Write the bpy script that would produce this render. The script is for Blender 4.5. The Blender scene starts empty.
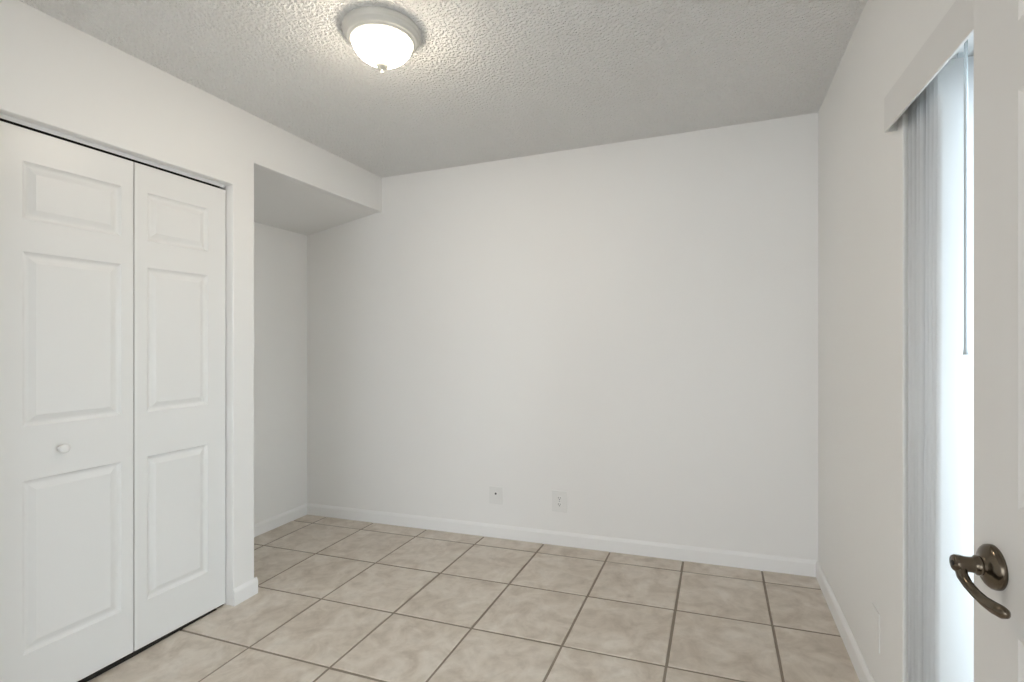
import bpy, bmesh, math, random
from mathutils import Vector, Matrix
S = bpy.context.scene
C = S.collection
random.seed(7)
PI = math.pi
H0 = 1.25                                   # camera height over the datum; z below are relative to the camera
TH = math.radians(22.27)

# ---------------------------------------------------------------- camera, world, lights, exposure
cam = bpy.data.cameras.new('camera'); co = bpy.data.objects.new('camera', cam); C.objects.link(co)
co.location = (0, 0, H0); co.rotation_euler = (PI/2, 0, TH)
cam.sensor_width = 36; cam.lens = 503/1024*36; cam.shift_y = 1/1024; cam.clip_start = 0.02
S.camera = co
S.view_settings.view_transform = 'Standard'; S.view_settings.look = 'None'
S.view_settings.gamma = 1; S.view_settings.use_curve_mapping = False
S.view_settings.exposure = 0.0
SKY = 3.75; SKYC = (0.88, 0.94, 1.0)
GLOW = 7.2; GLOWC = (0.76, 0.90, 1.0)          # the bright side of the sky, beyond the sliding door
LAMP = 72.0; LAMPC = (1.0, 0.875, 0.70)
FILL = 4.0; FILLC = (1.0, 0.90, 0.76)  # added lamps, unseen behind the camera, for soft fill
w = bpy.data.worlds.new('sky'); S.world = w; w.use_nodes = True
wt = w.node_tree; bg = wt.nodes['Background']
wc = wt.nodes.new('ShaderNodeTexCoord'); dt = wt.nodes.new('ShaderNodeVectorMath'); dt.operation = 'DOT_PRODUCT'; dt.inputs[1].default_value = (0.97, -0.20, 0.10)
wt.links.new(wc.outputs['Generated'], dt.inputs[0])
mxn = wt.nodes.new('ShaderNodeMath'); mxn.operation = 'MAXIMUM'; mxn.inputs[1].default_value = 0; wt.links.new(dt.outputs['Value'], mxn.inputs[0])
pw = wt.nodes.new('ShaderNodeMath'); pw.operation = 'POWER'; pw.inputs[1].default_value = 5; wt.links.new(mxn.outputs[0], pw.inputs[0])
b2 = wt.nodes.new('ShaderNodeBackground'); b2.inputs[0].default_value = (*GLOWC, 1)
gm = wt.nodes.new('ShaderNodeMath'); gm.operation = 'MULTIPLY'; gm.inputs[1].default_value = GLOW; wt.links.new(pw.outputs[0], gm.inputs[0]); wt.links.new(gm.outputs[0], b2.inputs[1])
bg.inputs[0].default_value = (*SKYC, 1); bg.inputs[1].default_value = SKY
wa = wt.nodes.new('ShaderNodeAddShader'); wt.links.new(bg.outputs[0], wa.inputs[0]); wt.links.new(b2.outputs[0], wa.inputs[1]); wt.links.new(wa.outputs[0], wt.nodes['World Output'].inputs[0])

# ---------------------------------------------------------------- materials
def mat(name, col, rough=0.5, metal=0.0):
    m = bpy.data.materials.new(name); m.use_nodes = True
    b = m.node_tree.nodes['Principled BSDF']
    b.inputs['Base Color'].default_value = (*col, 1); b.inputs['Roughness'].default_value = rough
    b.inputs['Metallic'].default_value = metal
    return m
def nd(m, t, **kw):
    n = m.node_tree.nodes.new(t)
    for k, v in kw.items(): n.inputs[k].default_value = v
    return n
def ln(m, a, b): m.node_tree.links.new(a, b)
def bsdf(m): return m.node_tree.nodes['Principled BSDF']
def bump_noise(m, scale, strength, dist, detail=4.0, rough=0.5, ramp=None):
    tc = nd(m, 'ShaderNodeTexCoord'); no = nd(m, 'ShaderNodeTexNoise', Scale=scale, Detail=detail, Roughness=rough)
    ln(m, tc.outputs['Object'], no.inputs['Vector'])
    h = no.outputs['Fac']
    if ramp:
        r = nd(m, 'ShaderNodeValToRGB'); r.color_ramp.elements[0].position = ramp[0]; r.color_ramp.elements[1].position = ramp[1]
        ln(m, h, r.inputs[0]); h = r.outputs[0]
    bu = nd(m, 'ShaderNodeBump', Strength=strength, Distance=dist)
    ln(m, h, bu.inputs['Height']); ln(m, bu.outputs[0], bsdf(m).inputs['Normal'])
    return tc, no
def paint(name, col, rough, var=0.012, scale=1.3, bump=(220.0, 0.12, 0.002)):
    m = mat(name, col, rough)
    tc, no = bump_noise(m, *bump)
    n2 = nd(m, 'ShaderNodeTexNoise', Scale=scale, Detail=3.0); ln(m, tc.outputs['Object'], n2.inputs['Vector'])
    mx = nd(m, 'ShaderNodeMix'); mx.data_type = 'RGBA'
    mx.inputs[6].default_value = (*[c-var for c in col], 1); mx.inputs[7].default_value = (*[min(1, c+var) for c in col], 1)
    ln(m, n2.outputs['Fac'], mx.inputs[0]); ln(m, mx.outputs[2], bsdf(m).inputs['Base Color'])
    return m
M = {}
M['wall'] = paint('wall_paint', (0.900, 0.890, 0.872), 0.55)
M['trim'] = paint('trim_paint', (0.915, 0.91, 0.90), 0.35, 0.006, 2.0, (60.0, 0.04, 0.001))
M['door'] = paint('door_paint', (0.865, 0.86, 0.845), 0.36, 0.006, 2.0, (90.0, 0.03, 0.001))
M['entry'] = paint('entry_door_paint', (0.80, 0.785, 0.765), 0.36, 0.006, 2.0, (90.0, 0.03, 0.001))
M['plate'] = paint('cover_plate_plastic', (0.85, 0.845, 0.825), 0.35, 0.006, 4.0, (200.0, 0.02, 0.0005))
M['dark'] = mat('dark_slot', (0.015, 0.014, 0.013), 0.5)
M['track'] = mat('dark_track_metal', (0.03, 0.028, 0.026), 0.45, 0.6)  # head track; also the dark shade strip under the closet leaves
M['bracket'] = mat('zinc_bracket', (0.35, 0.38, 0.42), 0.35, 0.9)
M['pan'] = paint('brushed_nickel_pan', (0.74, 0.725, 0.68), 0.42, 0.02, 30.0, (300.0, 0.03, 0.0005))
bsdf(M['pan']).inputs['Metallic'].default_value = 0.15
M['finial'] = mat('finial_nickel', (0.55, 0.54, 0.49), 0.45, 0.2)
M['vinyl'] = paint('white_vinyl', (0.81, 0.80, 0.785), 0.4, 0.005, 5.0, (150.0, 0.02, 0.0005))
M['slat'] = paint('blind_vinyl', (0.80, 0.81, 0.82), 0.45, 0.008, 6.0, (180.0, 0.04, 0.0005))
M['frame'] = paint('window_frame_white', (0.82, 0.84, 0.85), 0.4, 0.005, 5.0, (150.0, 0.02, 0.0005))
M['wand'] = mat('wand_plastic', (0.55, 0.60, 0.63), 0.25)
M['patio'] = paint('patio_concrete', (0.78, 0.775, 0.76), 0.8, 0.04, 3.0, (40.0, 0.2, 0.004))
# ceiling: sprayed popcorn / knockdown texture
m = M['ceil'] = mat('textured_ceiling', (0.905, 0.900, 0.888), 0.9)
tc, no = bump_noise(m, 82.0, 0.75, 0.0105, 2.0, 0.5, (0.36, 0.68))
# bronze door handle
m = M['bronze'] = mat('aged_bronze', (0.21, 0.155, 0.105), 0.20, 1.0)
tc, no = bump_noise(m, 260.0, 0.05, 0.0006)
n2 = nd(m, 'ShaderNodeTexNoise', Scale=28.0, Detail=4.0); ln(m, tc.outputs['Object'], n2.inputs['Vector'])
mx = nd(m, 'ShaderNodeMix'); mx.data_type = 'RGBA'; mx.inputs[6].default_value = (0.085, 0.068, 0.052, 1); mx.inputs[7].default_value = (0.20, 0.165, 0.125, 1)
ln(m, n2.outputs['Fac'], mx.inputs[0]); ln(m, mx.outputs[2], bsdf(m).inputs['Base Color'])
# glass: clear pane
m = M['glass'] = bpy.data.materials.new('window_glass'); m.use_nodes = True
nt = m.node_tree; nt.nodes.remove(nt.nodes['Principled BSDF'])
tr = nd(m, 'ShaderNodeBsdfTransparent'); tr.inputs[0].default_value = (0.95, 0.97, 0.97, 1)
gl = nd(m, 'ShaderNodeBsdfGlossy', Roughness=0.02); fr = nd(m, 'ShaderNodeFresnel', IOR=1.3)
ms = nd(m, 'ShaderNodeMixShader'); ln(m, fr.outputs[0], ms.inputs[0]); ln(m, tr.outputs[0], ms.inputs[1]); ln(m, gl.outputs[0], ms.inputs[2])
ln(m, ms.outputs[0], nt.nodes['Material Output'].inputs[0])
# lamp glass: frosted white glass lit from inside
def lampglass(name, s, c):
    m = mat(name, (0.9, 0.89, 0.84), 0.3)
    b = bsdf(m); b.inputs['Emission Color'].default_value = (*c, 1)
    tc = nd(m, 'ShaderNodeTexCoord'); no = nd(m, 'ShaderNodeTexNoise', Scale=14.0, Detail=3.0); ln(m, tc.outputs['Object'], no.inputs['Vector'])
    mr = nd(m, 'ShaderNodeMapRange'); mr.inputs['To Min'].default_value = s*0.85; mr.inputs['To Max'].default_value = s*1.15
    ln(m, no.outputs['Fac'], mr.inputs['Value'])
    sp = nd(m, 'ShaderNodeSeparateXYZ'); ln(m, tc.outputs['Object'], sp.inputs[0])      # the bulbs sit low in the bowl: its rim is dimmer
    rz_ = nd(m, 'ShaderNodeMapRange'); rz_.inputs['From Min'].default_value = -0.045; rz_.inputs['From Max'].default_value = -0.10
    rz_.inputs['To Min'].default_value = 0.12; rz_.inputs['To Max'].default_value = 1.0; ln(m, sp.outputs['Z'], rz_.inputs['Value'])
    mu = nd(m, 'ShaderNodeMath'); mu.operation = 'MULTIPLY'; ln(m, mr.outputs[0], mu.inputs[0]); ln(m, rz_.outputs[0], mu.inputs[1])
    ln(m, mu.outputs[0], b.inputs['Emission Strength'])
    return m
M['lamp'] = lampglass('frosted_lamp_glass', LAMP, LAMPC)
M['fill_lamp'] = lampglass('fill_lamp_glass', FILL, FILLC)
# floor tile: mottled beige stone look, shifted per tile by a face attribute
m = M['tile'] = mat('mottled_beige_tile', (0.5, 0.42, 0.35), 0.34)
tc = nd(m, 'ShaderNodeTexCoord'); at = nd(m, 'ShaderNodeAttribute'); at.attribute_name = 'tile_shift'
ad = nd(m, 'ShaderNodeVectorMath'); ad.operation = 'ADD'; ln(m, tc.outputs['Object'], ad.inputs[0])
sc = nd(m, 'ShaderNodeVectorMath'); sc.operation = 'SCALE'; sc.inputs['Scale'].default_value = 20.0
ln(m, at.outputs['Color'], sc.inputs[0]); ln(m, sc.outputs[0], ad.inputs[1])
n1 = nd(m, 'ShaderNodeTexNoise', Scale=7.5, Detail=8.0, Roughness=0.62, Distortion=0.8); ln(m, ad.outputs[0], n1.inputs['Vector'])
r1 = nd(m, 'ShaderNodeValToRGB'); e = r1.color_ramp.elements
e[0].position = 0.28; e[0].color = (0.52, 0.44, 0.36, 1); e[1].position = 0.72; e[1].color = (0.77, 0.71, 0.635, 1)
x = e.new(0.5); x.color = (0.665, 0.59, 0.505, 1)
ln(m, n1.outputs['Fac'], r1.inputs[0])
n2 = nd(m, 'ShaderNodeTexNoise', Scale=17.0, Detail=5.0, Roughness=0.6); ln(m, ad.outputs[0], n2.inputs['Vector'])
r2 = nd(m, 'ShaderNodeValToRGB'); e = r2.color_ramp.elements
e[0].position = 0.33; e[0].color = (0.80, 0.78, 0.76, 1); e[1].position = 0.55; e[1].color = (1, 1, 1, 1)
ln(m, n2.outputs['Fac'], r2.inputs[0])
mx = nd(m, 'ShaderNodeMix'); mx.data_type = 'RGBA'; mx.blend_type = 'MULTIPLY'; mx.inputs[0].default_value = 0.6
ln(m, r1.outputs[0], mx.inputs[6]); ln(m, r2.outputs[0], mx.inputs[7]); ln(m, mx.outputs[2], bsdf(m).inputs['Base Color'])
bu = nd(m, 'ShaderNodeBump', Strength=0.12, Distance=0.003); ln(m, n1.outputs['Fac'], bu.inputs['Height']); ln(m, bu.outputs[0], bsdf(m).inputs['Normal'])
rr = nd(m, 'ShaderNodeMapRange'); rr.inputs['To Min'].default_value = 0.28; rr.inputs['To Max'].default_value = 0.46
ln(m, n2.outputs['Fac'], rr.inputs['Value']); ln(m, rr.outputs[0], bsdf(m).inputs['Roughness'])
m = M['grout'] = paint('brown_grout', (0.27, 0.225, 0.18), 0.85, 0.05, 9.0, (90.0, 0.3, 0.002))

# ---------------------------------------------------------------- helpers
def obj(name, bm, m, parent=None, smooth=False, loc=None):
    bmesh.ops.recalc_face_normals(bm, faces=bm.faces[:])
    me = bpy.data.meshes.new(name); bm.to_mesh(me); bm.free()
    for x in (m if isinstance(m, list) else [m]): me.materials.append(x)
    if smooth:
        for p in me.polygons: p.use_smooth = True
    o = bpy.data.objects.new(name, me); C.objects.link(o)
    if parent is not None: o.parent = parent
    if loc is not None: o.location = loc
    return o
def tag(o, label, cat, group=None, kind=None):
    o['label'] = label; o['category'] = cat
    if group: o['group'] = group
    if kind: o['kind'] = kind
    return o
def empty(name, loc, rz=0.0):
    o = bpy.data.objects.new(name, None); C.objects.link(o); o.location = loc; o.rotation_euler = (0, 0, rz)
    o.empty_display_size = 0.1
    return o
def box(bm, x0, x1, y0, y1, z0, z1, mi=0):
    v = [bm.verts.new(p) for p in ((x0,y0,z0),(x1,y0,z0),(x1,y1,z0),(x0,y1,z0),(x0,y0,z1),(x1,y0,z1),(x1,y1,z1),(x0,y1,z1))]
    for f in ((0,3,2,1),(4,5,6,7),(0,1,5,4),(1,2,6,5),(2,3,7,6),(3,0,4,7)):
        q = bm.faces.new([v[i] for i in f]); q.material_index = mi
    return bm
def B(*a): return box(bmesh.new(), *a)
def bevel(o, wd, seg=2, ang=40):
    md = o.modifiers.new('bevel', 'BEVEL'); md.width = wd; md.segments = seg; md.limit_method = 'ANGLE'; md.angle_limit = math.radians(ang)
    return o
def bevel_box(*a): return box(bmesh.new(), *a)
def prism(pts, a0, a1, axis='x', bm=None):
    """closed 2-D outline swept along an axis; pts are (y,z) for x, (x,z) for y, (x,y) for z"""
    bm = bm or bmesh.new()
    def P(p, a): return {'x': (a, p[0], p[1]), 'y': (p[0], a, p[1]), 'z': (p[0], p[1], a)}[axis]
    lo = [bm.verts.new(P(p, a0)) for p in pts]; hi = [bm.verts.new(P(p, a1)) for p in pts]
    n = len(pts)
    bm.faces.new(lo); bm.faces.new(hi[::-1])
    for i in range(n): bm.faces.new((lo[i], lo[(i+1) % n], hi[(i+1) % n], hi[i]))
    bm.normal_update()
    return bm
def lathe(prof, seg=48, bm=None, mtx=None):
    """prof: list of (r, z) around local Z; r=0 ends close to a point"""
    bm = bm or bmesh.new(); rings = []
    for r, z in prof:
        if r < 1e-6: rings.append([bm.verts.new((0, 0, z))])
        else: rings.append([bm.verts.new((r*math.cos(2*PI*k/seg), r*math.sin(2*PI*k/seg), z)) for k in range(seg)])
    for a, b in zip(rings, rings[1:]):
        for k in range(seg):
            k2 = (k+1) % seg
            if len(a) == 1 and len(b) == 1: continue
            if len(a) == 1: bm.faces.new((a[0], b[k2], b[k]))
            elif len(b) == 1: bm.faces.new((a[k], a[k2], b[0]))
            else: bm.faces.new((a[k], a[k2], b[k2], b[k]))
    if mtx: bmesh.ops.transform(bm, matrix=mtx, verts=bm.verts[:])
    return bm
def tube(path, radii, seg=16, squash=None, bm=None):
    """skin a tube along 3-D points; squash = (axis vector, factor) flattens sections"""
    bm = bm or bmesh.new(); path = [Vector(p) for p in path]; rings = []
    up = Vector((0, 0, 1))
    for i, p in enumerate(path):
        t = (path[min(i+1, len(path)-1)] - path[max(i-1, 0)]).normalized()
        s = t.cross(up)
        if s.length < 0.05: s = t.cross(Vector((1, 0, 0)))
        s.normalize(); u = s.cross(t).normalized()
        ra, rb = radii[i] if isinstance(radii[i], tuple) else (radii[i], radii[i])
        rings.append([bm.verts.new(p + s*ra*math.cos(2*PI*k/seg) + u*rb*math.sin(2*PI*k/seg)) for k in range(seg)])
    for a, b in zip(rings, rings[1:]):
        for k in range(seg): bm.faces.new((a[k], a[(k+1) % seg], b[(k+1) % seg], b[k]))
    bm.faces.new(rings[0][::-1]); bm.faces.new(rings[-1])
    return bm
def grid_door(wd, ht, th, panels, cols, dk=1.3):
    """panelled slab: x 0..wd, z 0..ht, front face at y=0 looking to -y. panels = z ranges, cols = x ranges"""
    bm = bmesh.new()
    xs = sorted({0, wd, *[c for q in cols for c in q]}); zs = sorted({0, ht, *[c for q in panels for c in q]})
    def rect(x0, x1, z0, z1, y): return [bm.verts.new(p) for p in ((x0,y,z0),(x1,y,z0),(x1,y,z1),(x0,y,z1))]
    def ringfaces(a, b):
        for i in range(4): bm.faces.new((a[i], a[(i+1) % 4], b[(i+1) % 4], b[i]))
    for a, b in zip(xs, xs[1:]):
        for c, d in zip(zs, zs[1:]):
            if (a, b) in cols and (c, d) in panels:
                prev = rect(a, b, c, d, 0)
                for ins, dep in ((0.004, 0.0035), (0.009, 0.0065), (0.014, 0.0075), (0.020, 0.0068), (0.036, 0.0015), (0.0385, 0.0006), (0.042, 0.0004)):
                    cur = rect(a+ins, b-ins, c+ins, d-ins, dep*dk); ringfaces(prev, cur); prev = cur
                bm.faces.new(prev)
            else:
                bm.faces.new(rect(a, b, c, d, 0))
    bk = rect(0, wd, 0, ht, th)
    bm.faces.new(bk[::-1])
    bmesh.ops.remove_doubles(bm, verts=bm.verts[:], dist=1e-5)
    fv = {}
    for v in bm.verts: fv[(round(v.co.x, 5), round(v.co.y, 5), round(v.co.z, 5))] = v
    def g(x, y, z): return fv[(round(x, 5), round(y, 5), round(z, 5))]
    for x in (0, wd):
        bm.faces.new([g(x, 0, z) for z in zs] + [g(x, th, ht), g(x, th, 0)])
    for z in (0, ht):
        bm.faces.new([g(q, 0, z) for q in xs] + [g(wd, th, z), g(0, th, z)])
    return bm
def Z(z): return z + H0

# ---------------------------------------------------------------- the room shell
XL, XR, YB, YN, CZ = -2.235, 0.477, 2.99, 0.13, Z(1.18)
XA = -2.93                                   # alcove side wall
WT = 0.20                                    # thickness of the outside wall
def fz(x, y):                                # the floor is slightly out of level
    zl = -1.301 - 0.040*(min(max(3-y, 0), 2.2)/2.1)**2; zr = -1.207 + 0.007*(3-y)/1.4
    return Z(zl + (zr-zl)*(x+2.235)/2.695)
gx = [-3.16, -2.735, -2.300, -1.853, -1.418, -1.006, -0.592, -0.181, 0.216, 0.63, 1.05, 1.47]
gy = [-4.74, -4.32, -3.90, -3.48, -3.06, -2.64, -2.22, -1.80, -1.38, -0.96, -0.54, -0.12, 0.30, 0.72, 1.14, 1.563, 1.985, 2.418, 2.842, 3.26]
bm = bmesh.new(); lay = bm.faces.layers.float_color.new('tile_shift')
FX0, FX1, FY0, FY1 = -3.05, XR+WT-0.02, -4.6, 3.03
def q(pts, mi, col=(0, 0, 0, 1)):
    f = bm.faces.new([bm.verts.new(p) for p in pts]); f.material_index = mi; f[lay] = col
nx, ny = 12, 20
for i in range(nx):
    for j in range(ny):
        a, b = FX0+(FX1-FX0)*i/nx, FX0+(FX1-FX0)*(i+1)/nx; c, d = FY0+(FY1-FY0)*j/ny, FY0+(FY1-FY0)*(j+1)/ny
        q([(X, Y, fz(X, Y)-0.0025) for X, Y in ((a,c),(b,c),(b,d),(a,d))], 1)
GW = 0.0052
for a, b in zip(gx, gx[1:]):
    for c, d in zip(gy, gy[1:]):
        a1, b1, c1, d1 = max(a, FX0)+GW, min(b, FX1)-GW, max(c, FY0)+GW, min(d, FY1)-GW
        if b1-a1 < 0.01 or d1-c1 < 0.01: continue
        j = [random.uniform(-0.0012, 0.0012) for _ in range(8)]
        col = (random.random(), random.random(), random.random(), 1)
        o_ = [(a1+j[0], c1+j[1]), (b1+j[2], c1+j[3]), (b1+j[4], d1+j[5]), (a1+j[6], d1+j[7])]
        i_ = [(a1+0.003+j[0], c1+0.003+j[1]), (b1-0.003+j[2], c1+0.003+j[3]), (b1-0.003+j[4], d1-0.003+j[5]), (a1+0.003+j[6], d1-0.003+j[7])]
        q([(X, Y, fz(X, Y)) for X, Y in i_], 0, col)
        for k in range(4):
            k2 = (k+1) % 4
            q([(*o_[k], fz(*o_[k])-0.0026), (*o_[k2], fz(*o_[k2])-0.0026), (*i_[k2], fz(*i_[k2])), (*i_[k], fz(*i_[k]))], 0, col)
me = bpy.data.meshes.new('floor'); bm.to_mesh(me); bm.free(); me.materials.append(M['tile']); me.materials.append(M['grout'])
fl = bpy.data.objects.new('floor', me); C.objects.link(fl)
tag(fl, 'beige mottled square floor tiles with brown grout', 'floor', kind='structure')

o = obj('ceiling', B(-3.05, XR+WT, -4.6, YB+0.1, CZ, CZ+0.12), M['ceil'])
tag(o, 'white popcorn textured ceiling over the whole room', 'ceiling', kind='structure')
BT = CZ + 0.06; FB = Z(-1.42)
o = obj('wall_back', B(-3.05, XR+WT, YB, YB+0.11, FB, BT), M['wall'])
tag(o, 'plain white back wall with two cover plates', 'wall', kind='structure')
# left wall: one face with the closet opening and the alcove cut out of it
OY0, OY1, OZ = 0.885, 1.792, Z(0.785)
AY = 1.917; AZ = Z(0.932)
pts = [(0.02, FB), (OY0, FB), (OY0, OZ), (OY1, OZ), (OY1, FB), (AY, FB), (AY, AZ), (YB+0.05, AZ), (YB+0.05, BT), (0.02, BT)]
bm = prism(pts, XL-0.11, XL)
bmesh.ops.triangulate(bm, faces=[f for f in bm.faces if len(f.verts) > 4])
o = bevel(obj('wall_left', bm, M['wall']), 0.005, 3)
tag(o, 'white left wall with a closet opening and an open alcove at its far end', 'wall', kind='structure')
bm = B(XA-0.1, XA, 0.02, YB+0.05, FB, BT)
o = obj('wall_alcove', bm, M['wall'])
tag(o, 'white side wall at the back of the alcove', 'wall', kind='structure')
bm = B(XA-0.02, XL-0.105, OY1+0.01, AY-0.001, FB, BT)          # partition between closet and alcove
o = obj('wall_partition', bm, M['wall'])
tag(o, 'white partition between closet and alcove, seen edge on', 'wall', kind='structure')
# sloping soffit over the alcove
bm = prism([(XL-0.05, AZ), (XA-0.03, Z(0.815)), (XA-0.03, BT), (XL-0.05, BT)], AY-0.01, YB+0.04, 'y')
o = obj('ceiling_alcove', bm, M['wall'])
tag(o, 'smooth sloping soffit over the alcove', 'ceiling', kind='structure')
# closet behind the doors
o = obj('wall_closet', B(XA-0.02, XL-0.10, OY0-0.14, OY0-0.03, FB, BT), M['wall'])
tag(o, 'closet end wall hidden behind the folding doors', 'wall', kind='structure')
# right wall (outside wall) with the sliding-door opening
WY0, WY1, WZ = 0.22, 1.712, Z(0.715)
pts = [(-4.6, FB), (WY0, FB), (WY0, WZ), (WY1, WZ), (WY1, FB), (YB+0.05, FB), (YB+0.05, BT), (-4.6, BT)]
bm = prism(pts, XR, XR+WT)
bmesh.ops.triangulate(bm, faces=[f for f in bm.faces if len(f.verts) > 4])
o = bevel(obj('wall_right', bm, M['wall']), 0.004, 2)
tag(o, 'white right wall with the sliding glass door opening', 'wall', kind='structure')
# wall with the camera's doorway, widened for fill light; hall behind left open to sky
DX0, DX1, DZ = -2.15, 0.462, Z(1.00)
pts = [(-3.0, FB), (DX0, FB), (DX0, DZ), (DX1, DZ), (DX1, FB), (XR+0.02, FB), (XR+0.02, BT), (-3.0, BT)]
bm = prism(pts, 0.02, YN, 'y')
bmesh.ops.triangulate(bm, faces=[f for f in bm.faces if len(f.verts) > 4])
o = obj('wall_near', bm, M['wall']); tag(o, 'white wall with the doorway, widened to let in fill light', 'wall', kind='structure')
bm = B(-3.05, -2.95, -4.6, 0.03, FB, BT)
o = obj('wall_hall', bm, M['wall']); tag(o, 'white side wall of the open room behind the doorway', 'wall', kind='structure')

# baseboards: small profile with an eased top
def base_prof(t=0.012, h=0.083): return [(0, 0), (t, 0), (t, h-0.017), (t-0.0045, h-0.007), (t-0.0095, h), (0, h)]
def baseboard(name, runs, label):
    """runs: (x0,y0,x1,y1,nx,ny): wall line from-to and the direction the board sticks out"""
    bm = bmesh.new()
    for x0, y0, x1, y1, ox, oy in runs:
        n = max(1, int(math.hypot(x1-x0, y1-y0)/0.3)); rings = []
        for i in range(n+1):
            X = x0+(x1-x0)*i/n; Y = y0+(y1-y0)*i/n
            rings.append([bm.verts.new((X+ox*p, Y+oy*p, fz(X, Y)+(z if z > 0 else -0.003))) for p, z in base_prof()])
        for a, b in zip(rings, rings[1:]):
            for k in range(6): bm.faces.new((a[k], a[(k+1) % 6], b[(k+1) % 6], b[k]))
        bm.faces.new(rings[0]); bm.faces.new(rings[-1][::-1])
    o = obj(name, bm, M['trim']); tag(o, label, 'baseboard', kind='structure'); return o
baseboard('baseboard_back', [(XA, YB, XR, YB, 0, -1)], 'white baseboard along the back wall')
baseboard('baseboard_alcove', [(XA, AY, XA, YB, 1, 0)], 'white baseboard on the alcove side wall')
baseboard('baseboard_left', [(XL, YN, XL, OY0+0.002, 1, 0), (XL, OY1-0.002, XL, AY+0.012, 1, 0), (XA+0.02, AY, XL+0.006, AY, 0, 1)], 'short white baseboard wrapping the narrow column between closet and alcove')
baseboard('baseboard_right', [(XR, WY1+0.02, XR, YB, -1, 0)], 'white baseboard along the right wall')

# ---------------------------------------------------------------- door_1: bifold closet doors
DF = -2.280                                  # front plane of the leaves
r = empty('door_1', (DF, 0.895, Z(-1.315)))
tag(r, 'white folding closet door of two raised-panel leaves with a round knob', 'closet door', kind='structure')
lz0, lz1 = -1.307, 0.760
pz = [(a-lz0, b-lz0) for a, b in ((-1.113, -0.494), (-0.302, 0.322), (0.437, 0.644))]
def leaf(y0, y1, c0, c1, x0, x1, nm='leaf'):
    """a leaf from (x0,y0) to (x1,y1) in plan, seen from +x; the slab's local x runs from y0 to y1"""
    wd = math.hypot(x1-x0, y1-y0)
    bm = grid_door(wd, lz1-lz0, 0.032, pz, [(c0-y0, c1-y0)])
    o = bevel(obj(nm, bm, M['door'], r), 0.0012, 1, 60)
    ang = math.atan2(y1-y0, x1-x0)
    o.location = (x0-DF, y0-0.895, lz0+1.315); o.rotation_euler = (0, 0, ang)
    return o
l1 = leaf(0.895, 1.3580, 0.992, 1.311, DF, DF)
l2 = leaf(1.3615, 1.788, 1.412, 1.692, DF, DF-0.002)
# knob on the first leaf: stem, shoulder, mushroom head (its local axis points out of the leaf, -y)
kp = [(0.0, 0.0), (0.011, 0.0), (0.011, 0.003), (0.007, 0.006), (0.0065, 0.012), (0.010, 0.016), (0.0155, 0.019), (0.0175, 0.024), (0.0165, 0.028), (0.011, 0.031), (0.0, 0.032)]
k = obj('knob', lathe(kp, 32, mtx=Matrix.Rotation(PI/2, 4, 'X')), M['door'], l1, True); k.location = (1.104-0.895, 0, -0.398-lz0)
# head track, floor pivot bracket
bm = bmesh.new(); box(bm, -0.034, -0.030, 0.0, 0.890, 0, 0.024); box(bm, -0.034, 0.0, 0.0, 0.890, 0.022, 0.026)
t = obj('track', bm, M['track'], r, loc=(-0.002, -0.006, 0.759+1.315)); t['label'] = 'dark metal head track'
f = obj('fascia', bevel_box(-0.001, 0.003, 0.0, 0.890, 0.011, 0.026), M['trim'], t); f['label'] = 'thin white lip of the head track'
bm = bmesh.new(); box(bm, -0.030, 0.004, 0.0, 0.055, 0, 0.003); box(bm, -0.030, 0.004, 0.052, 0.055, 0, 0.016)
lathe([(0.0, 0.0), (0.006, 0.0), (0.006, 0.014), (0.0, 0.014)], 16, bm, Matrix.Translation((-0.016, 0.025, 0.002)))
q_ = obj('gap_shade_strip', bevel_box(-0.022, -0.003, 0.004, 0.845, 0, 0.015), M['track'], r, loc=(0, 0, fz(DF, 1.30)-Z(-1.315)+0.001)); q_['label'] = 'black strip added as the shade in the gap under the leaves'  # black strip stands in for the shade under the closet leaves
t = obj('pivot_bracket', bm, M['bracket'], r, loc=(-0.004, 1.790-0.056-0.895, fz(DF, 1.75)-Z(-1.315)+0.001)); t['label'] = 'small metal floor pivot bracket'

# ---------------------------------------------------------------- ceiling light, plus two added fill lamps behind the camera
def ceiling_light(name, x, y, gm, label, group=None):
    t = empty(name, (x, y, CZ)); tag(t, label, 'ceiling light', group)
    pan = [(0.0, 0.004), (0.142, 0.004), (0.1445, -0.005), (0.1445, -0.014), (0.1405, -0.018), (0.1420, -0.021), (0.1380, -0.028), (0.1325, -0.031), (0.132, -0.036),
           (0.1255, -0.040), (0.121, -0.042), (0.120, -0.046), (0.1155, -0.048), (0.1125, -0.048), (0.1125, -0.043), (0.0, -0.043)]
    obj('pan', lathe(pan, 72), M['pan'], t, True)['label'] = 'stepped brushed metal pan'
    gp = [(0.111, -0.045), (0.1112, -0.051), (0.109, -0.061), (0.1035, -0.073), (0.0945, -0.085), (0.083, -0.096), (0.069, -0.106), (0.053, -0.114), (0.036, -0.1195), (0.018, -0.1225), (0.0, -0.1235)]
    g = obj('glass_shade', lathe(gp, 72), gm, t, True); g['label'] = 'glowing frosted glass bowl'
    fp = [(0.0, -0.120), (0.021, -0.1215), (0.0245, -0.125), (0.0240, -0.131), (0.018, -0.139), (0.0075, -0.146), (0.0048, -0.151), (0.0062, -0.156), (0.0055, -0.161), (0.0, -0.164)]
    obj('finial', lathe(fp, 32), M['finial'], t, True)['label'] = 'metal finial under the bowl'
    return t
ceiling_light('ceiling_light', -1.179, 1.580, M['lamp'], 'lit round flush ceiling light with frosted glass bowl and metal pan')
ceiling_light('ceiling_light', -1.1, -1.5, M['fill_lamp'], 'nearer of two added fill lamps, unseen in the open room behind the doorway', 'added fill lamps in the room behind')
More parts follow.
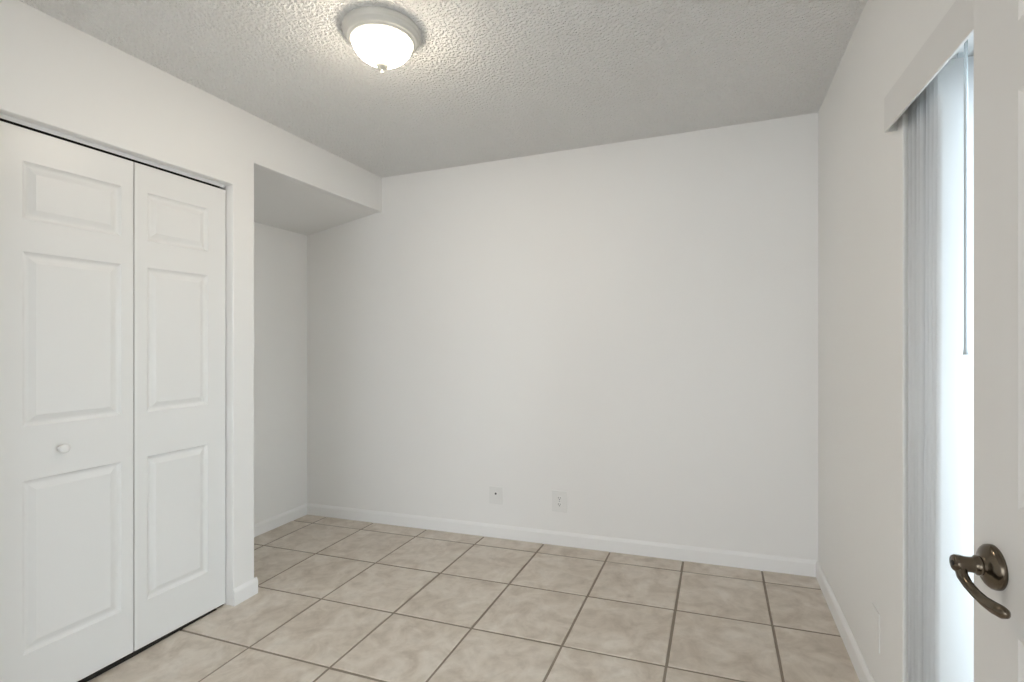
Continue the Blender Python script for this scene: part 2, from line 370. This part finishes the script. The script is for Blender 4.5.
ceiling_light('ceiling_light', -1.1, -3.4, M['fill_lamp'], 'farther of two added fill lamps, unseen in the open room behind the doorway', 'added fill lamps in the room behind')

# ---------------------------------------------------------------- cover plates
def plate(name, w_, h_, loc, rz, label, cat, kind):
    t = empty(name, loc, rz); tag(t, label, cat)
    # local: x along the wall, -y out into the room
    p = obj('cover_plate', B(-w_/2, w_/2, -0.006, 0.001, -h_/2, h_/2), M['plate'], t); bevel(p, 0.003, 3)
    if kind == 'duplex':
        for s in (-1, 1):
            bm = bmesh.new()
            n = 24; a = [bm.verts.new((0.0165*math.cos(2*PI*i/n), -0.0085, max(-0.0125, min(0.0125, 0.0165*math.sin(2*PI*i/n))))) for i in range(n)]
            b = [bm.verts.new((v.co.x, 0, v.co.z)) for v in a]
            bm.faces.new(a); bm.faces.new(b[::-1])
            for i in range(n): bm.faces.new((a[i], a[(i+1) % n], b[(i+1) % n], b[i]))
            rc = obj('receptacle', bm, M['plate'], t, loc=(0, 0, s*0.0195))
            bm = bmesh.new()
            box(bm, -0.0075, -0.0055, -0.0092, -0.008, -0.001, 0.008); box(bm, 0.0055, 0.0075, -0.0092, -0.008, 0.0, 0.0075)
            lathe([(0.0, -0.0006), (0.0026, -0.0006), (0.0026, 0.0006), (0.0, 0.0006)], 14, bm)
            for v in bm.verts:
                if abs(v.co.y) < 0.0045 and abs(v.co.z) < 0.001: v.co = Vector((v.co.x, -0.0086+v.co.z, -0.0065+v.co.y))
            obj('slots', bm, M['dark'], rc)
        obj('screw', lathe([(0.0, 0.0), (0.003, 0.0), (0.0028, 0.0012), (0.0, 0.0014)], 16, mtx=Matrix.Rotation(PI/2, 4, 'X')), M['bracket'], t, loc=(0, -0.006, 0))
    if kind == 'jack':
        obj('jack_surround', lathe([(0.0, 0.0), (0.012, 0.0), (0.011, 0.002), (0.0, 0.002)], 28, mtx=Matrix.Rotation(PI/2, 4, 'X')), M['plate'], t, loc=(0, -0.006, 0.012))
        j = obj('jack', lathe([(0.0, 0.0), (0.0062, 0.0), (0.0062, 0.004), (0.0, 0.004)], 24, mtx=Matrix.Rotation(PI/2, 4, 'X')), M['dark'], t, loc=(0, -0.0072, 0.012)); j['label'] = 'dark round socket'
    if kind == 'blank':
        bm = bmesh.new()
        for s in (-1, 1): box(bm, -0.016, 0.016, -0.0075, 0, s*0.0195-0.0125, s*0.0195+0.0125)
        obj('receptacle', bm, M['wall'], t)
        p.data.materials[0] = M['wall']; p.scale = (1, 0.5, 1); t.children[1].scale = (1, 0.5, 1)
    return t
plate('cable_plate', 0.096, 0.112, (-1.335, YB, Z(-0.996)), 0, 'white cover plate with one dark round socket, left of the two on the back wall', 'cable outlet', 'jack')
plate('power_outlet', 0.098, 0.130, (-0.905, YB, Z(-0.984)), 0, 'white double power outlet, right of the two plates on the back wall', 'outlet', 'duplex')
plate('painted_outlet', 0.080, 0.125, (XR, 1.965, Z(-0.93)), -PI/2, 'painted-over outlet low on the right wall beside the blinds', 'outlet', 'blank')

# ---------------------------------------------------------------- window_1: sliding glass door in the right wall
t = empty('window_1', (XR+0.13, (WY0+WY1)/2, Z(-1.20)))
tag(t, 'white sliding glass door bright with daylight behind the blinds', 'sliding door', kind='structure')
fx = 0.0; ya, yb = WY0-(WY0+WY1)/2, WY1-(WY0+WY1)/2; zt = WZ-Z(-1.20)
bm = bmesh.new()
box(bm, 0, 0.07, ya, ya+0.035, 0, zt); box(bm, 0, 0.07, yb-0.035, yb, 0, zt); box(bm, 0, 0.07, ya, yb, zt-0.04, zt); box(bm, 0, 0.07, ya, yb, -0.02, 0.025)
bevel(obj('frame', bm, M['frame'], t), 0.003)
for x0, y0, y1 in ((0.006, ya+0.035, 0.03), (0.036, -0.03, yb-0.035)):
    bm = bmesh.new(); z0, z1 = 0.026, zt-0.041
    box(bm, x0, x0+0.026, y0, y0+0.05, z0, z1); box(bm, x0, x0+0.026, y1-0.05, y1, z0, z1); box(bm, x0, x0+0.026, y0, y1, z0, z0+0.06); box(bm, x0, x0+0.026, y0, y1, z1-0.05, z1)
    s = bevel(obj('sash', bm, M['frame'], t), 0.003)
    g = obj('pane', B(x0+0.011, x0+0.015, y0+0.045, y1-0.045, z0+0.055, z1-0.045), M['glass'], s); g['label'] = 'clear glass pane'
bm = B(XR+WT, 7.0, -6, 7, Z(-1.42), Z(-1.235)); box(bm, -6, XR+WT, -9, -4.6, Z(-1.42), Z(-1.235))  # second slab, unseen behind the hall, added to bounce light onto the ceiling
o = obj('patio', bm, M['patio']); tag(o, 'pale concrete patio outside the glass door, plus an unseen light-bouncing slab behind the hall', 'patio', kind='structure')

# ---------------------------------------------------------------- vertical blind: valance, head rail, slats, wand
XV = 0.447; VY1 = 1.764; VY0 = 0.14
t = empty('vertical_blind', (XR, WY1, Z(0.62)))
tag(t, 'white vertical blind drawn open into a stack under a flat valance', 'vertical blind')
def T(x, y, z): return (x-XR, y-WY1, Z(z)-Z(0.62))
bm = bmesh.new(); a = T(XV, VY0, 0.608); b = T(XV+0.006, VY1, 0.709); box(bm, a[0], b[0], a[1], b[1], a[2], b[2])
a = T(XV, VY1-0.006, 0.608); b = T(XR+0.001, VY1, 0.709); box(bm, a[0]+0.002, b[0], a[1], b[1], a[2], b[2])
for q_ in bm.verts: q_.co.z += 0.030*(q_.co.y-(VY1-WY1))      # it hangs a little lower at the near end
v = bevel(obj('valance', bm, M['vinyl'], t), 0.0015); v['label'] = 'flat white valance board'
bm = bmesh.new(); a = T(0.508, 0.26, 0.676); b = T(0.548, WY1-0.005, 0.712); box(bm, a[0], b[0], a[1], b[1], a[2], b[2])
hr = bevel(obj('head_rail', bm, M['frame'], t), 0.003)
SW = 0.087
def slat_mesh():
    bm = bmesh.new(); n = 8; L = Z(0.662)-fz(XR, 1.5)-0.018; fr_ = []
    for i in range(n+1):
        u = -SW/2+SW*i/n; c = 0.007*(1-(2*u/SW)**2)
        fr_.append([bm.verts.new((u, -c, 0)), bm.verts.new((u, -c, -L)), bm.verts.new((u, -c+0.0009, -L)), bm.verts.new((u, -c+0.0009, 0))])
    for p, q_ in zip(fr_, fr_[1:]):
        for k in range(4): bm.faces.new((p[k], q_[k], q_[(k+1) % 4], p[(k+1) % 4]))
    bm.faces.new(fr_[0]); bm.faces.new(fr_[-1][::-1])
    return bm
NS = 8; first = None; car = None
sy = [1.698-(1.698-1.487)*i/(NS-1)+(random.uniform(-0.005, 0.005) if 0 < i < NS-1 else 0) for i in range(NS)]
for i in range(NS):
    if first is None:
        s = first = obj('slat', slat_mesh(), M['slat'], t, True)
        cb = bmesh.new(); box(cb, -0.006, 0.006, -0.003, 0.003, -0.012, 0.016)
        ch = car = obj('carrier', cb, M['wand'], t)
    else:
        s = first.copy(); C.objects.link(s); s.parent = t; ch = car.copy(); C.objects.link(ch); ch.parent = t
    s.location = T(0.5265+random.uniform(-0.0015, 0.0015), sy[i], 0.662)
    s.rotation_euler = (math.radians(0.09*i), 0, math.radians(3.0 if i == NS-1 else 10.0+random.uniform(-9, 9)))
    ch.location = T(0.526, sy[i], 0.666)
bm = tube([T(0.505, 1.403, 0.680), T(0.505, 1.403, 0.60), T(0.505, 1.403, 0.2), T(0.505, 1.403, -0.012), T(0.505, 1.403, -0.028)], [0.003, 0.0036, 0.0036, 0.0036, 0.005], 10)
wd = obj('wand', bm, M['wand'], t, True); wd['label'] = 'thin grey plastic wand'

# ---------------------------------------------------------------- door_2: the open entry door at the right edge
ang = math.radians(-85.3); EX, EY = 0.391, 1.060
t = empty('door_2', (EX, EY, Z(-1.195)), ang)   # local x from free edge to hinge; local -y... faces the room
tag(t, 'white panelled door standing open at the right edge with a bronze lever', 'door', kind='structure')
dw, dh = 0.86, 2.035; b0 = -1.195+0.008
rows = [(a-b0, b-b0) for a, b in ((-0.965, -0.428), (-0.241, 0.363), (0.463, 0.690))]
sl = obj('slab', grid_door(dw, dh, 0.035, rows, [(0.113, 0.380), (0.480, 0.747)], 0.55), M['entry'], t, loc=(0, 0, 0.008)); bevel(sl, 0.0012, 1, 60)
h = empty('door_handle', (0.058, 0, -0.348+1.195)); h.parent = t; h['label'] = 'aged bronze lever handle with round rose'
RX = Matrix.Rotation(PI/2, 4, 'X')           # lathe axis +z -> -y, out of the door
rp = [(0.0, 0.0), (0.0335, 0.0), (0.0338, 0.003), (0.0330, 0.0065), (0.0305, 0.0095), (0.0265, 0.0120), (0.0215, 0.0140), (0.0165, 0.0158), (0.0145, 0.0175), (0.0140, 0.0195), (0.0, 0.0195)]
obj('rose', lathe(rp, 56, mtx=RX), M['bronze'], h, True)
np_ = [(0.0, 0.018), (0.0142, 0.018), (0.0148, 0.020), (0.0148, 0.0235), (0.0125, 0.025), (0.0118, 0.029), (0.0118, 0.038), (0.0130, 0.044), (0.0129, 0.0500), (0.0112, 0.0530), (0.0, 0.0535)]
nk = lathe(np_, 40, mtx=RX)
# the arm leaves the hub and sweeps down and back towards the hinge side
path = [(0.0, -0.043, 0.002), (0.003, -0.0445, -0.007), (0.010, -0.045, -0.0155), (0.024, -0.0445, -0.0225), (0.042, -0.043, -0.0275), (0.060, -0.0415, -0.0300), (0.078, -0.039, -0.0300), (0.092, -0.037, -0.0285), (0.099, -0.0355, -0.0270), (0.102, -0.035, -0.0265)]
rad = [(0.0085, 0.0110), (0.0080, 0.0112), (0.0072, 0.0095), (0.0064, 0.0082), (0.0064, 0.0078), (0.0068, 0.0082), (0.0076, 0.0092), (0.0076, 0.0092), (0.0055, 0.0066), (0.0015, 0.0018)]
tube(path, rad, 18, bm=nk)
lv = obj('lever', nk, M['bronze'], h, True)
obj('keyhole', lathe([(0.0, 0.0), (0.0042, 0.0), (0.0042, 0.0008), (0.0, 0.0008)], 20, mtx=RX), M['dark'], lv, loc=(0, -0.0533, 0))['label'] = 'dark round privacy-lock hole'
bm = bmesh.new(); box(bm, -0.0012, 0.0005, 0.005, 0.030, -0.03, 0.03)
obj('latch_plate', bm, M['bronze'], t, loc=(0, 0, -0.345+1.195))
